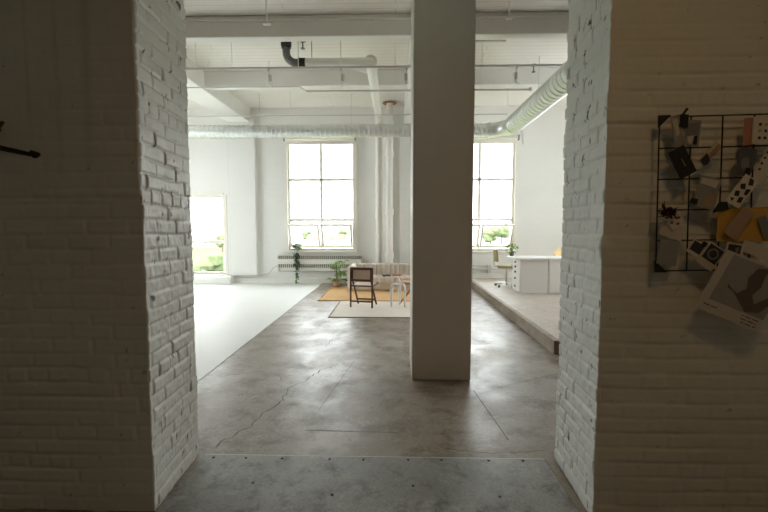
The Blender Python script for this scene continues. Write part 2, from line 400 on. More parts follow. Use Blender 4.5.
# platform with nosing
struct(MB().box((1.93,4.90,0),(X1,Y1,.16)).build('floor_right', M['platform']), 'raised pale concrete platform on the right', 'platform')
struct(MB().box((1.86,4.86,0),(1.93,Y1,.162)).box((1.93,4.86,0),(X1,4.90,.162)).build('trim_2', M['nosing']), 'worn brown edge board along the raised platform', 'edging')
# threshold plate and bolts
tp = thing('threshold_plate', 'grey bolted plate across the opening floor', 'threshold', (0,2.2,0), kind='structure')
MB().box((-1.245,-1.3,0),(.965,.415,.006)).build('plate', M['plate'], tp)
MB().box((-1.245,.415,0),(.965,.425,.0045)).build('plate_lip', M['cond'], tp)
for x, y in [(-1.17,2.58),(-.959,2.58),(-.724,2.58),(-.417,2.58),(-.20,2.58),(.087,2.585),(.3,2.59),(.60,2.59),(.82,2.595),(-.825,2.322),(-.348,2.225),(.107,2.318),(.583,2.232)]:
    MB().lathe([(.009,.006),(.009,.009),(.006,.0105)], (x,y-2.2,0), 10).build('bolt', M['black'], tp)
struct(MB().box((.965,2.07,0),(1.008,2.62,.010)).build('trim_3', M['nosing']), 'dirty brown strip at the foot of the right jamb', 'edging')
# cracks and saw cuts in the concrete: thin flush ribbons
def ribbon(name, pts, w, label):
    b = MB(); rnd = random.Random(len(pts))
    P = []
    for (xa,ya),(xb,yb) in zip(pts, pts[1:]):
        n = max(2, int(math.hypot(xb-xa, yb-ya)/.04))
        for i in range(n): t = i/n; P.append((xa+(xb-xa)*t+rnd.uniform(-1,1)*w*1.6*WOB, ya+(yb-ya)*t+rnd.uniform(-1,1)*w*1.6*WOB))
    P.append(pts[-1]); v = []; f = []
    for i, (x, y) in enumerate(P):
        a = P[max(i-1,0)]; c = P[min(i+1,len(P)-1)]; d = Vector((c[0]-a[0], c[1]-a[1])).normalized(); ww = w*(.35+.65*rnd.random())/2 if WOB else w/2
        v += [(x-d.y*ww, y+d.x*ww, .0008), (x+d.y*ww, y-d.x*ww, .0008)]
        if i: f.append((2*i-2,2*i-1,2*i+1,2*i))
    b.add(v, f); o = b.build(name, M['crack']); return struct(o, label, 'crack')
def fl(x, y):   # camera-frame coordinates are only used here to note where the crack was measured on the floor plane
    return (x, y)
WOB = 1
ribbon('floor_crack', [(-1.21,2.72),(-1.17,2.87),(-1.08,3.03),(-1.05,3.25),(-.97,3.42),(-.98,3.75),(-.86,3.98),(-.79,4.22),(-.62,4.45)], .012, 'long jagged crack in the concrete beside the opening')
ribbon('floor_crack', [(-.86,5.1),(-.84,5.45),(-.55,5.7),(-.47,5.95)], .009, 'short faint crack in the concrete near the cream rug')
ribbon('floor_crack', [(-1.74,4.05),(-1.4,4.2),(-1.18,4.12),(-1.1,3.95)], .008, 'curved hairline crack beside the white floor edge')
ribbon('floor_crack', [(.35,2.74),(.62,2.69),(1.0,2.73)], .008, 'hairline crack beside the bolted plate')
WOB = 0
ribbon('floor_joint', [(-.66,2.97),(.02,2.95)], .008, 'straight cut line in the concrete parallel to the threshold')
ribbon('floor_joint', [(.72,3.75),(.80,2.86)], .008, 'straight cut line running from pillar base to the threshold')
ribbon('floor_joint', [(.95,3.82),(1.9,4.35)], .006, 'slanted scored line between pillar and platform corner')
ribbon('floor_joint', [(-.62,3.3),(-.45,4.6)], .005, 'faint scored line left of the pillar')

# column, girders, beams, pilasters
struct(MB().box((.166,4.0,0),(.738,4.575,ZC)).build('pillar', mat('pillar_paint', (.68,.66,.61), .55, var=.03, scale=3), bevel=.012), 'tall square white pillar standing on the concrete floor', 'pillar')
def beam(a, b_, label):
    return struct(MB().box(a, b_).build('ceiling_beam', M['white'], bevel=.015), label, 'beam')
o = beam((X0,6.16,4.2),(X1,6.34,ZC), 'white ceiling beam crossing nearest the pillar')
struct(MB().box((X0,6.13,4.415),(X1,6.16,4.435)).build('trim_4', M['trim']), 'thin ledge strip along the nearest ceiling beam', 'trim')
beam((X0,8.27,4.2),(X1,8.48,ZC), 'white ceiling beam crossing the middle of the room')
beam((-4.26,2.64,4.13),(-3.70,Y1,ZC), 'white girder running to the window wall on the left')
beam((.22,4.575,4.05),(.68,Y1,ZC), 'white girder running from the pillar to the window wall')
struct(MB().box((-4.25,10.72,.2),(-3.58,Y1,4.2)).build('pilaster', M['wall_x']), 'flat white pilaster between low window and tall window', 'pilaster')
struct(MB().box((.12,10.70,.0),(.80,Y1,4.2)).build('pilaster', M['wall_x']), 'flat white pilaster behind the pillar', 'pilaster')
struct(MB().box((X0,10.58,0),(-4.22,Y1,.20)).build('trim_5', M['trim'], bevel=.01), 'white ledge under the low left window', 'ledge')
struct(MB().box((-4.22,10.80,.006),(-.6,Y1,.14)).build('baseboard_back', M['trim']), 'white base along the window wall', 'baseboard')
struct(MB().box((1.93,10.80,.16),(X1,Y1,.30)).build('baseboard_right', M['trim']), 'white base on the platform', 'baseboard')

# windows
PORT = []
def portal(loc, rot, sx, sy):
    l = bpy.data.lights.new('window_portal', 'AREA'); l.shape = 'RECTANGLE'; l.size = sx; l.size_y = sy; l.cycles.is_portal = True
    o = bpy.data.objects.new('window_portal', l); COL.objects.link(o); o.location = loc; o.rotation_euler = rot
def window_back(name, x0, x1, z0, z1, label, hopper):
    w, h = x1-x0, z1-z0; r = thing(name, label, 'window', ((x0+x1)/2, Y1+.06, z0), kind='structure')
    a, t = w/2, .05
    f = MB(); f.box((-a,0,0),(-a+t,.08,h)); f.box((a-t,0,0),(a,.08,h)); f.box((-a+t,0,h-t),(a-t,.08,h)); f.box((-a+t,0,0),(a-t,.08,t))
    g = MB()
    if hopper:
        zt = .80      # top of the tilting row
        f.box((-.035,.0,zt),(.035,.07,h-t)); f.box((-a+t,.01,zt-.035),(a-t,.07,zt+.035)); f.box((-a+t,.0,1.80),(a-t,.07,1.865))
        f.box((-.02,.01,t),(.02,.07,zt-.03))
        g.box((-a+t,.035,zt+.03),(a-t,.041,h-t))
        f.build('window_frame', M['cream_frame'], r, bevel=.006); g.build('glass_pane', M['glass'], r)
        for sx in (-1,1):
            xa, xb = (-a+t+.005, -.025) if sx < 0 else (.025, a-t-.005)
            ang = math.radians(29); H = zt-.13
            Mx = Matrix.Translation((0,.02,.10)) @ Matrix.Rotation(ang, 4, 'X')
            s = MB(); q = .042
            for (A, B) in (((xa,-.02,0),(xa+q,.02,H)),((xb-q,-.02,0),(xb,.02,H)),((xa+q,-.02,0),(xb-q,.02,q)),((xa+q,-.02,H-q),(xb-q,.02,H))): s.box(A, B, Mx)
            so = s.build('tilted_sash', M['cream_frame'], r, bevel=.004)
            MB().box((xa+q,-.003,q),(xb-q,.003,H-q), Mx).build('sash_glass', M['glass'], so)
            c = MB()      # side wing closing the wedge next to the opened sash
            top = Mx @ Vector((0,0,H)); xs = xb-.02 if sx < 0 else xb-.02
            c.prism([(0,0),(.0,0.001),(.0,.001)], .001) if False else None
            c.add([(xs,.02,.12),(xs,top.y,top.z),(xs,.02,top.z),(xs+.012,.02,.12),(xs+.012,top.y,top.z),(xs+.012,.02,top.z)], [(0,1,2),(5,4,3),(0,3,4,1),(1,4,5,2),(2,5,3,0)])
            c.build('wind_wing', M['trim'], so)
        MB().box((-.012,-.03,.075),(.012,0,.10)).build('latch', M['castiron'], r)
    else:
        f.box((-a+t,.0,.80),(a-t,.075,.89))
        g.box((-a+t,.035,t),(a-t,.041,h-t)); f.build('window_frame', M['cream_frame'], r, bevel=.006); g.build('glass_pane', M['glass'], r)
    MB().box((-a-.06,-.13,-.05),(a+.06,.08,0)).build('sill', M['cream_frame'], r, bevel=.008)
    c = MB(); c.box((-a-.08,-.075,0),(-a,-.058,h+.02)); c.box((a,-.075,0),(a+.08,-.058,h+.02)); c.box((-a,-.075,h),(a,-.058,h+.08)); c.build('casing', M['cream_frame'], r)
    portal(((x0+x1)/2, Y1+.25, (z0+z1)/2), (math.radians(-90),0,0), w, h)
    return r
window_back('window_1', *W0, 'low left window reaching near the white floor', False)
window_back('window_2', *W1, 'tall bright window above the radiator with tilted lower panes', True)
window_back('window_3', *W2, 'tall bright window right of the pillar above the platform', True)
def window_side(name, x, sgn, y0, y1, z0, z1, label):
    r = thing(name, label, 'window', (x, (y0+y1)/2, z0), kind='structure'); a = (y1-y0)/2; h = z1-z0; t = .05
    f = MB(); f.box((-.04,-a,0),(.04,-a+t,h)); f.box((-.04,a-t,0),(.04,a,h)); f.box((-.04,-a+t,h-t),(.04,a-t,h)); f.box((-.04,-a+t,0),(.04,a-t,t)); f.box((-.03,-.025,t),(.03,.025,h-t))
    for zz in (h*.33, h*.66): f.box((-.03,-a+t,zz-.025),(.03,a-t,zz+.025))
    f.build('window_frame', M['cream_frame'], r); MB().box((-.003,-a+t,t),(.003,a-t,h-t)).build('glass_pane', M['glass'], r)
    portal((x-sgn*.14, (y0+y1)/2, (z0+z1)/2), (0, math.radians(90)*sgn*-1*-1 if False else math.radians(-90 if sgn < 0 else 90), 0), h, y1-y0)
for i, q in enumerate(LH): window_side('window_%d' % (4+i), X0-.12, 1, *q, ['side window over the white floor farther from the window wall','side window over the white floor nearest the window wall'][i])
for i, q in enumerate(RH): window_side('window_%d' % (7+i), X1+.12, -1, *q, ['side window over the platform farther from the window wall','side window over the platform nearest the window wall'][i])

# roller blinds
def blind(x0, x1, z, label):
    r = thing('roller_blind', label, 'blind', ((x0+x1)/2, 10.74, z), group='roller blinds above the tall windows'); a = (x1-x0)/2
    MB().tube([(-a,0,0),(a,0,0)], .035, 16).build('roll', M['cream_frame'], r, smooth=True)
    MB().box((-a+.03,.03,-.12),(a-.03,.033,.0)).box((-a+.03,.022,-.135),(a-.03,.04,-.118)).build('fabric', M['cream_frame'], r)
    for s in (-1,1): MB().box((s*(a+.012)-.012,-.05,-.06),(s*(a+.012)+.012,.03,.06)).build('bracket', M['castiron'], r)
blind(-2.80,-1.02,3.70,'cream roller blind rolled up above the window over the radiator')
blind(1.26,3.07,3.70,'cream roller blind rolled up above the window right of the pillar')

# ------------------------------------------------------------------ pipes, duct, rails
R = math.radians
# spiral duct
d = thing('spiral_duct', 'galvanised spiral air duct crossing the window wall and turning towards the opening', 'duct', (0,9.72,3.665))
def ribbed(p0, p1, r, pitch, n=28):
    p0, p1 = Vector(p0), Vector(p1); L = (p1-p0).length; k = int(L/pitch); pts = []; rs = []
    for i in range(k):
        for f, q in ((0,0),(.72,0),(.80,.011),(.90,.011),(.98,0)):
            pts.append(p0+(p1-p0)*((i+f)/k)); rs.append(r+q)
    pts.append(p1); rs.append(r)
    return MB().tube(pts, rs, n)
ribbed((X0+.02,0,0),(2.18,0,0), .142, .11).build('straight_run', M['galv'], d, smooth=True)
el = [(2.12 + .43*math.sin(a), -.43+.43*math.cos(a), .012*a) for a in [PI/2*i/8 for i in range(9)]]
for i in range(4):     # segmented elbow
    pass
MB().tube(el, [.15+.004*i for i in range(9)], 24).build('elbow', M['galv'], d, smooth=True)
MB().tube([(2.10,0,0),(2.15,0,0)], .165, 24).build('collar', M['galv'], d, smooth=True); MB().tube([(2.55,-.42,.02),(2.55,-.47,.02)], .196, 24).build('collar', M['galv'], d, smooth=True)
ribbed((2.55,-.44,.02),(2.55,-7.0,.02), .182, .15).build('branch_run', M['galv'], d, smooth=True)
for x in (-5.5,-3.1,-1.0,1.2): MB().tube([(x,0,.14),(x,0,.834)], .004, 6).build('hanger_rod', M['cond'], d)
for y in (-2.0,-4.2): MB().tube([(2.55,y,.19),(2.55,y,.834)], .004, 6).build('hanger_rod', M['cond'], d)

# drain pipe overhead
p = thing('drain_pipe', 'white overhead drain pipe with dark cast iron elbow, turning down the window wall', 'pipe', (0,7.0,4.15))
def arc(c, r, a0, a1, ax, n=8):
    out = []
    for i in range(n+1):
        a = a0+(a1-a0)*i/n
        out.append((c[0]+r*math.cos(a), c[1], c[2]+r*math.sin(a)) if ax == 'xz' else (c[0], c[1]+r*math.cos(a), c[2]+r*math.sin(a)))
    return out
MB().tube([(-1.775,0,.36),(-1.775,0,.17)]+arc((-1.605,0,.17),.17,PI,1.5*PI,'xz')+[(-1.55,0,0)], .062, 16).build('elbow', M['castiron'], p, smooth=True)
MB().tube([(-1.775,0,.345),(-1.775,0,.27)], .085, 18).build('clamp_collar', M['black'], p, smooth=True); MB().tube([(-1.775,0,.26),(-1.775,0,.235)], .078, 18).build('clamp_ring', M['black'], p, smooth=True); MB().tube([(-1.56,0,0),(-1.46,0,0)], .078, 18).build('clamp_collar', M['black'], p, smooth=True)
MB().tube([(-1.5,0,0),(-.36,0,0)], .072, 18).build('cross_run', M['pipewhite'], p, smooth=True)
MB().tube([(-.40,-.04,0),(-.40,.25,0)], .105, 18).tube([(-1.0,0,-.02),(-.62,.12,-.04),(-.42,.3,-.02)], .055, 12).build('wye_fitting', M['pipewhite'], p, smooth=True)
MB().tube([(-.40,.2,0),(-.40,3.43,0)]+arc((-.40,3.43,-.2),.2,PI/2,0,'yz')+[(-.40,3.63,-.3),(-.40,3.63,-4.14)], .085, 18).build('main_run', M['pipewhite'], p, smooth=True)
for z in (-1.2,-2.35,-3.75): MB().tube([(-.40,3.63,z),(-.40,3.63,z-.09)], .10, 18).build('coupling', M['pipewhite'], p, smooth=True)
for x in (-1.36,-1.58): MB().tube([(x,0,.06),(x,0,.35)], .008, 6).build('hanger_rod', M['cond'], p)
p = thing('riser_pipe', 'white vertical pipe with copper ceiling ring beside the drain pipe', 'pipe', (-.135,10.44,0))
MB().tube([(0,0,0),(0,0,4.49)], .080, 18).build('pipe', M['pipewhite'], p, smooth=True)
for z in (.7,1.78,3.2,3.9): MB().tube([(0,0,z),(0,0,z+.14)], .102, 18).build('coupling', M['pipewhite'], p, smooth=True)
MB().lathe([(.17,4.47),(.17,4.485),(.10,4.4999)], n=20).build('ceiling_ring', M['copper'], p, smooth=True)

# light rails and spot lamps
def rail(name, label, y, z, x0, x1, rods, r=.014, group=None, drop=None):
    t = thing(name, label, 'rail', (0,y,z), group=group)
    pts = [(x0,0,0),(x1,0,0)]
    if drop: pts.append((x1,0,drop))
    MB().tube(pts, r, 8).build('track', M['cond'], t)
    for x in rods: MB().tube([(x,0,r*.5),(x,0,ZC-z-.001)], .006, 6).build('hanger_rod', M['trim'], t)
    return t
g = 'conduit rails hung below the ceiling'
rail('light_track', 'long grey light rail hung between the two ceiling beams', 6.86, 4.025, -6.5, 2.75, (-3.2,-2.62,-1.55,-.87,.0,1.37), .018, g)
rail('conduit_rail', 'thin conduit hung beneath the middle beam at left', 7.80, 4.035, -6.5, -1.76, (-3.4,-2.3), .011, g)
t = rail('conduit_rail', 'grey conduit with small step bend behind the light rail', 8.07, 4.035, -1.68, 2.52, (-1.0,1.6), .018, g)
MB().tube([(-1.68,0,0),(-1.72,-.15,.0),(-1.74,-.27,0)], .012, 8).build('step_bend', M['cond'], t)
MB().lathe([(.03,-.03),(.034,0),(.03,.03)], (2.52,0,0), 10).build('end_cap', M['cond'], t)
rail('conduit_rail', 'thin conduit hung just in front of the spiral duct', 9.35, 3.92, -6.5, 2.43, (-2.3,2.43), .011, g)
rail('short_conduit', 'short grey conduit on the ceiling right of the pillar', 6.8, 4.38, .74, 1.72, (1.0,), .014)
t = thing('pendant_rod', 'thin white ceiling rod in front of the nearest beam, left of the pillar', 'rod', (-1.70,5.70,4.17), group='rods in front of the nearest beam')
MB().tube([(0,0,.0),(0,0,.329)], .013, 8).build('rod', M['trim'], t); MB().box((-.05,-.03,-.015),(.05,.03,.012)).build('base_clip', M['trim'], t, bevel=.003)
t = copy_tree(t); t.location = (1.48,5.70,4.20); t['label'] = 'thin white ceiling rod in front of the nearest beam, right of the pillar'
rod_c = [c for c in t.children if c.name.startswith('rod')][0]; rod_c.scale = (1,1,.29/.329)
def spot(x, y, z, rz, label, src=[]):
    if not src:
        t = thing('track_spotlight', label, 'spotlight', group='white bulbs hung from the light rail')
        MB().lathe([(.022,-.03),(.022,0)], n=12).tube([(0,0,-.02),(.02,0,-.10)], .007, 6).build('stem', M['cond'], t)
        MB().lathe([(.028,-.20),(.032,-.10),(.018,-.085)], (.02,0,0), 14).build('socket', M['cond'], t, smooth=True)
        MB().lathe([(.012,-.275),(.036,-.262),(.045,-.235),(.03,-.20)], (.02,0,0), 14).build('bulb', M['bulb'], t, smooth=True)
        src.append(t)
    else: t = copy_tree(src[0]); t['label'] = label
    t.location = (x,y,z); t.rotation_euler = (0,0,rz)
spot(-2.03,6.86,4.007,0,'bulb lamp on the light rail left of the cast iron elbow')
spot(-.86,6.86,4.007,.4,'bulb lamp on the light rail under the white cross pipe')
spot(.19,6.86,4.007,2.5,'bulb lamp on the light rail at left edge of the pillar')
spot(1.92,6.86,4.007,3.4,'bulb lamp on the light rail right of the pillar')
t = thing('sprinkler_head', 'small sprinkler head on the ceiling beside the cast iron elbow', 'sprinkler', (-1.50,6.98,4.5), group='sprinkler heads')
MB().lathe([(.05,-.02),(.05,0)], n=12).tube([(0,0,-.01),(0,0,-.12)], .012, 8).lathe([(.035,-.135),(.035,-.125)], n=10).build('head', M['castiron'], t)
t = copy_tree(t); t.location = (2.58,8.12,4.5); t['label'] = 'small sprinkler head on the ceiling beside the duct'
t = thing('wall_conduit', 'thin grey conduit running down the pilaster edge and along its foot', 'conduit', (-4.275,10.80,0))
MB().tube([(0,0,4.1),(0,0,.25),(.02,-.12,.22),(.72,-.12,.22),(.80,-.03,.22),(1.0,-.02,.27),(1.12,-.03,.42),(1.25,-.03,.47)], .011, 8).build('tube', M['cond'], t, smooth=True)
t = thing('wall_conduit', 'thin conduit along the wall above the right roller blind', 'conduit', (2.2,10.83,3.86))
MB().tube([(-.9,0,0),(1.0,0,.03),(1.03,0,-.3)], .009, 6).build('tube', M['cond'], t)

# radiators
def radiator(x0, x1, z0, label):
    L = x1-x0; t = thing('radiator', label, 'radiator', (x0,10.80,z0), group='white finned wall radiators')
    MB().box((0,-.05,.0),(L,0,.36)).box((0,-.07,.22),(L,-.05,.33)).build('cover', M['trim'], t, bevel=.004)
    for z in (.335,.115):
        f = MB(); n = int(L/.052)
        for i in range(n): f.box((i*L/n+.008,-.085,z),(i*L/n+.034,-.052,z+.075))
        f.build('fin_row', mfin, t)
        MB().box((0,-.060,z-.004),(L,-.0501,z+.079)).build('shadow_gap', M['castiron'], t)  # dark strip stands in for the shade behind the fins
    MB().tube([(.02,-.07,.02),(L,-.07,.02)], .016, 8).build('pipe', M['cond'], t)
    MB().tube([(.03,-.07,.02),(.03,-.07,.09)], .022, 8).lathe([(.028,.09),(.028,.12)], (.03,-.07,0), 10).build('valve', M['cond'], t)
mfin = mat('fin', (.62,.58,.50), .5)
radiator(-3.04,-.86,.315,'long white finned radiator under the window with the trailing ivy')
t = thing('heating_pipe', 'thin heating pipe along the wall behind the olive office chair', 'pipe', (0,10.76,.40))
MB().tube([(.85,0,0),(3.9,0,0)], .018, 8).build('lower_pipe', M['cond'], t); MB().tube([(.85,0,.08),(2.42,0,.08),(2.42,0,.0)], .010, 8).build('upper_pipe', M['cond'], t)
MB().box((2.38,-.02,-.10),(2.46,.075,.10)).build('bracket', M['cond'], t)

# ------------------------------------------------------------------ furniture
# rugs
def rugmesh(x0, x1, y0, y1, z, name, m, label, fringe):
    t = thing(name, label, 'rug', ((x0+x1)/2,(y0+y1)/2,z)); a, c = (x1-x0)/2, (y1-y0)/2
    b = MB(); nx, ny = 40, 26; vs = []; fs = []; rnd = random.Random(4)
    for j in range(ny+1):
        for i in range(nx+1):
            x = -a+2*a*i/nx; y = -c+2*c*j/ny; e = min(i, nx-i, j, ny-j)
            x += .012*math.sin(j*.9) if i in (0,nx) else 0; y += .012*math.sin(i*.7) if j in (0,ny) else 0
            vs.append((x, y, 0 if e == 0 else .011+.003*math.sin(i*.8)*math.cos(j*.6)))
    for j in range(ny):
        for i in range(nx): fs.append((j*(nx+1)+i, j*(nx+1)+i+1, (j+1)*(nx+1)+i+1, (j+1)*(nx+1)+i))
    b.add(vs, fs); b.build('pile', m, t, smooth=True)
    e = MB(); e.box((-a-.01,-c-.012,0),(a+.01,-c+.01,.012)); e.box((-a-.012,-c,0),(-a+.008,c,.010)); e.build('bound_edge', fringe, t)
rugmesh(-1.55,1.45,8.30,10.30,.001,'jute_rug',M['jute'],'golden jute rug under the sofa', M['jute'])
rugmesh(-1.09,1.15,6.77,8.26,.001,'wool_rug',M['rug'],'cream wool rug under the folding chair and white stool', mat('rug_edge',(.42,.36,.30),.9))
# sofa
t = thing('sofa', 'low beige linen sofa with channelled back against the window wall', 'sofa', (.1,9.96,.016))
a = 1.2
b = MB(); b.box((-a+.02,-.36,.0),(a-.02,.33,.17)); b.build('base', M['sofa'], t, bevel=.02)
for k in range(3):
    x0 = -a+.2+(2*a-.4)*k/3; x1 = x0+(2*a-.4)/3; c = MB(); n = 6
    for i in range(n): c.box((x0+(x1-x0)*i/n,-.40,.16),(x0+(x1-x0)*(i+1)/n,.16,.315))
    c.build('seat_cushion', M['sofa'], t, bevel=.028, seg=3)
    c = MB()
    for i in range(n):
        c.box((x0+(x1-x0)*i/n,.08,.29),(x0+(x1-x0)*(i+1)/n,.34,.575))
    c.build('back_cushion', M['sofa'], t, bevel=.035, seg=3)
for s in (-1,1):
    c = MB(); c.box((s*a-.0 if s < 0 else a-.2,-.40,.0),(-a+.2 if s < 0 else a,.345,.565)); c.build('arm', M['sofa'], t, bevel=.075, seg=4)
tag(MB().box((-.09,-.06,0),(.09,.06,.03)).build('book', M['book'], loc=(-.20,9.72,.334), rot=(0,0,.3), bevel=.004), 'dark book lying on the sofa seat behind the white stool', 'book')
b = MB()
for i in range(6): b.blob((.035*(i-2.5), .012*math.sin(i*2), .022+.006*(i%2)), .034, i, .15, 1, (1.2,1,.6))
tag(b.build('scarf', mat('coral_cloth',(.55,.17,.11),.9), loc=(.05,9.72,.334), smooth=True), 'crumpled coral scarf lying on the sofa seat', 'scarf')
# folding chairs
def folding_chair(loc, rz, wood, label):
    t = thing('folding_chair', label, 'chair', loc, (0,0,rz), 'wooden folding chairs on the cream rug'); t.scale = (1.04,1,.935)
    for s in (-1,1):
        MB().bar((s*.195,-.175,.775),(s*.195,-.205,0), .028, .034).build('back_leg', wood, t, bevel=.005)
        MB().bar((s*.165,-.165,.52),(s*.172,.20,0), .026, .034).build('front_leg', wood, t, bevel=.005)
    b = MB(); b.bar((-.195,-.176,.755),(.195,-.176,.755), .03, .05); b.bar((-.195,-.184,.53),(.195,-.184,.53), .026, .045)
    b.bar((-.168,-.176,.757),(-.168,-.184,.535), .03, .02, up=(0,1,0)); b.bar((.168,-.176,.757),(.168,-.184,.535), .03, .02, up=(0,1,0))
    br = b.build('backrest', wood, t, bevel=.004)
    MB().bar((0,-.177,.745),(0,-.183,.54), .33, .006, up=(0,1,0)).build('cane_panel', M['cane'], br)
    b = MB(); b.box((-.21,-.20,.405),(.21,-.17,.435)); b.box((-.20,.19,.425),(.20,.22,.455)); b.bar((-.2,-.18,.42),(-.2,.20,.44),.03,.03); b.bar((.2,-.18,.42),(.2,.20,.44),.03,.03)
    se = b.build('seat', wood, t, bevel=.004); MB().bar((0,-.18,.425),(0,.20,.445),.37,.006).build('cane_panel', M['cane'], se)
    MB().bar((-.172,.125,.11),(.172,.125,.11), .022, .03).build('rung', wood, t); MB().bar((-.195,-.20,.12),(.195,-.20,.12), .022, .03).build('rung', wood, t)
    return t
folding_chair((-.565,7.70,.022), R(-12), M['wood'], 'dark brown folding chair with cane back, facing the sofa on the cream rug')
folding_chair((.315,8.03,.022), R(80), M['honey'], 'honey wood folding chair mostly hidden behind the pillar')
# white stool with three bent legs
t = thing('stool', 'white three-legged stool with rounded shoulders on the cream rug', 'stool', (.068,7.70,.016))
MB().lathe([(.03,.385),(.09,.392),(.115,.405),(.115,.42),(.09,.43),(.02,.435)], n=24).build('seat', M['whiteplastic'], t, smooth=True)
for k in range(3):
    an = R(82+120*k); c, s_ = math.cos(an), math.sin(an)
    MB().tube([(c*r_, s_*r_, z_) for r_, z_ in ((.05,.41),(.09,.405),(.122,.375),(.136,.33),(.14,.25),(.14,.12),(.142,0))], [.03,.034,.034,.031,.027,.022,.017], 12).build('leg', M['whiteplastic'], t, smooth=True)
tag(MB().lathe([(.026,0),(.036,.01),(.038,.035),(.03,.055),(.02,.07),(.018,.088),(.023,.095),(.018,.095),(.014,.08)], n=18).build('bottle_vase', M['whiteplastic'], loc=(.068,7.70,.4515), smooth=True),
    'small white bottle vase standing on the white stool', 'vase')

# plants
def pot(r, h, m, parent): return MB().lathe([(r*.7,0),(r*.9,h*.5),(r,h),(r*.9,h),(r*.86,h*.85)], n=18).build('pot', m, parent, smooth=True)
t = thing('potted_plant', 'leafy green plant in a pink clay pot beside the sofa', 'plant', (-1.43,10.26,.016))
pot(.12,.17,M['pink'],t); st = MB(); lf = MB(); rnd = random.Random(5)
for k in range(15):
    an = rnd.uniform(0,2*PI); sp = rnd.uniform(.04,.24); h = rnd.uniform(.22,.66)
    if k > 9: h = rnd.uniform(.08,.2); sp = rnd.uniform(.18,.26)
    P = [Vector((0,0,.14)), Vector((math.cos(an)*sp*.4, math.sin(an)*sp*.4, h*.6+.1)), Vector((math.cos(an)*sp, math.sin(an)*sp, h))]
    st.tube(P, .004, 5)
    for q in range(7):
        f = .4+.6*q/6; pp = P[1].lerp(P[2], (f-.4)/.6) if q else P[1]; da = an+rnd.uniform(-2,2)
        lf.leaf(pp, (math.cos(da), math.sin(da), rnd.uniform(-.6,.4)), rnd.uniform(.10,.16), rnd.uniform(.075,.11))
st.build('stem', M['stem'], t); lf.build('leaves', M['leaf'], t)
t = thing('trailing_ivy', 'dark green ivy trailing from the window sill over the radiator', 'plant', (-2.52,10.775,.861))
pot(.05,.08,M['cond'],t); st = MB(); lf = MB(); rnd = random.Random(8)
for k in range(16):
    an = rnd.uniform(0,2*PI); pp = Vector((math.cos(an)*.06, math.sin(an)*.03-.02, rnd.uniform(.04,.17)))
    for q in range(3): lf.leaf(pp, (math.cos(an+q), math.sin(an+q)-.3, rnd.uniform(-.5,.5)), .10, .085)
for k, (dx, ln) in enumerate(((0,.78),(.035,.42),(-.04,.34),(.02,.6))):
    P = [Vector((dx*.5,0,.08)), Vector((dx,-.09,.06)), Vector((dx,-.135,-.05))]+[Vector((dx+.015*math.sin(i*1.7+k), -.15, -.05-ln*i/6)) for i in range(1,7)]
    st.tube(P, .003, 5)
    for i in range(2, len(P)-1):
        for q in range(5):
            pp = P[i].lerp(P[i+1], q/5); an = rnd.uniform(PI, 2*PI); lf.leaf(pp, (math.cos(an), math.sin(an)*.4, rnd.uniform(-.9,.1)), .075, .062)
st.build('stem', M['stem'], t); lf.build('leaves', M['leafdark'], t)

# desk group on the platform
ZP = .16
t = thing('drawer_cabinet', 'white drawer cabinet with five dark knobs under the desk top, nearest the pillar', 'cabinet', (2.76,8.6,ZP+.002))
MB().box((-.265,-.27,0),(.27,.27,.672)).build('body', M['desk'], t, bevel=.004)
z = .03
for hh in (.17,.15,.11,.105,.085):
    o = MB().box((-.285,-.25,z),(-.266,.25,z+hh-.012)).build('drawer', M['desktop'], t, bevel=.003)
    MB().lathe([(.012,0),(.02,.014),(.02,.026),(.008,.03)], n=10).build('knob', M['black'], o, loc=(-.285,0,z+hh/2), rot=(0,R(-90),0)); z += hh
t = thing('cabinet', 'plain white cabinet under the desk top, against the right jamb side', 'cabinet', (3.36,8.6,ZP+.002))
MB().box((-.322,-.27,0),(.5,.27,.672)).build('body', M['desk'], t, bevel=.004); MB().box((-.30,-.282,.03),(.48,-.271,.65)).build('door', M['desk'], t, bevel=.003)
t = thing('worktop', 'long white desk top lying across two white cabinets', 'desk', (3.3,8.7,ZP+.675))
MB().box((-.93,-.42,0),(1.1,.24,.035)).build('top', M['desktop'], t, bevel=.006)
for x in (-.40,1.05): MB().box((x-.02,.19,-.673),(x+.02,.225,0)).build('leg', M['desktop'], t)
t = thing('office_chair', 'olive swivel chair on casters at the end of the white desk', 'office chair', (2.46,9.26,ZP+.002), (0,0,R(-8)))
for k in range(5):
    an = R(72*k+10); e = (math.cos(an)*.24, math.sin(an)*.24)
    l = MB().tube([(0,0,.09),(e[0],e[1],.06)], [.022,.014], 8).build('base_arm', M['steel'], t)
    MB().tube([(e[0]-.015*math.sin(an),e[1]+.015*math.cos(an),.028),(e[0]+.015*math.sin(an),e[1]-.015*math.cos(an),.028)], .028, 12).build('caster', M['castiron'], l)
MB().tube([(0,0,.07),(0,0,.26),(0,0,.42)], [.025,.025,.016], 12).build('post', M['steel'], t)
MB().box((-.20,-.20,.42),(.21,.20,.475)).build('seat', M['olive'], t, bevel=.025, seg=3)
b = MB(); vs = []; fs = []
for i in range(7):
    for j, z in enumerate((.56,.64,.74,.82)):
        y = -.19+.38*i/6; x = -.235+.05*(abs(y)/.19)**2-.02*j*.5
        vs += [(x,y*(1-.12*(j in (0,3))),z),(x-.035,y*(1-.12*(j in (0,3))),z)]
def vi(i,j,k): return (i*4+j)*2+k
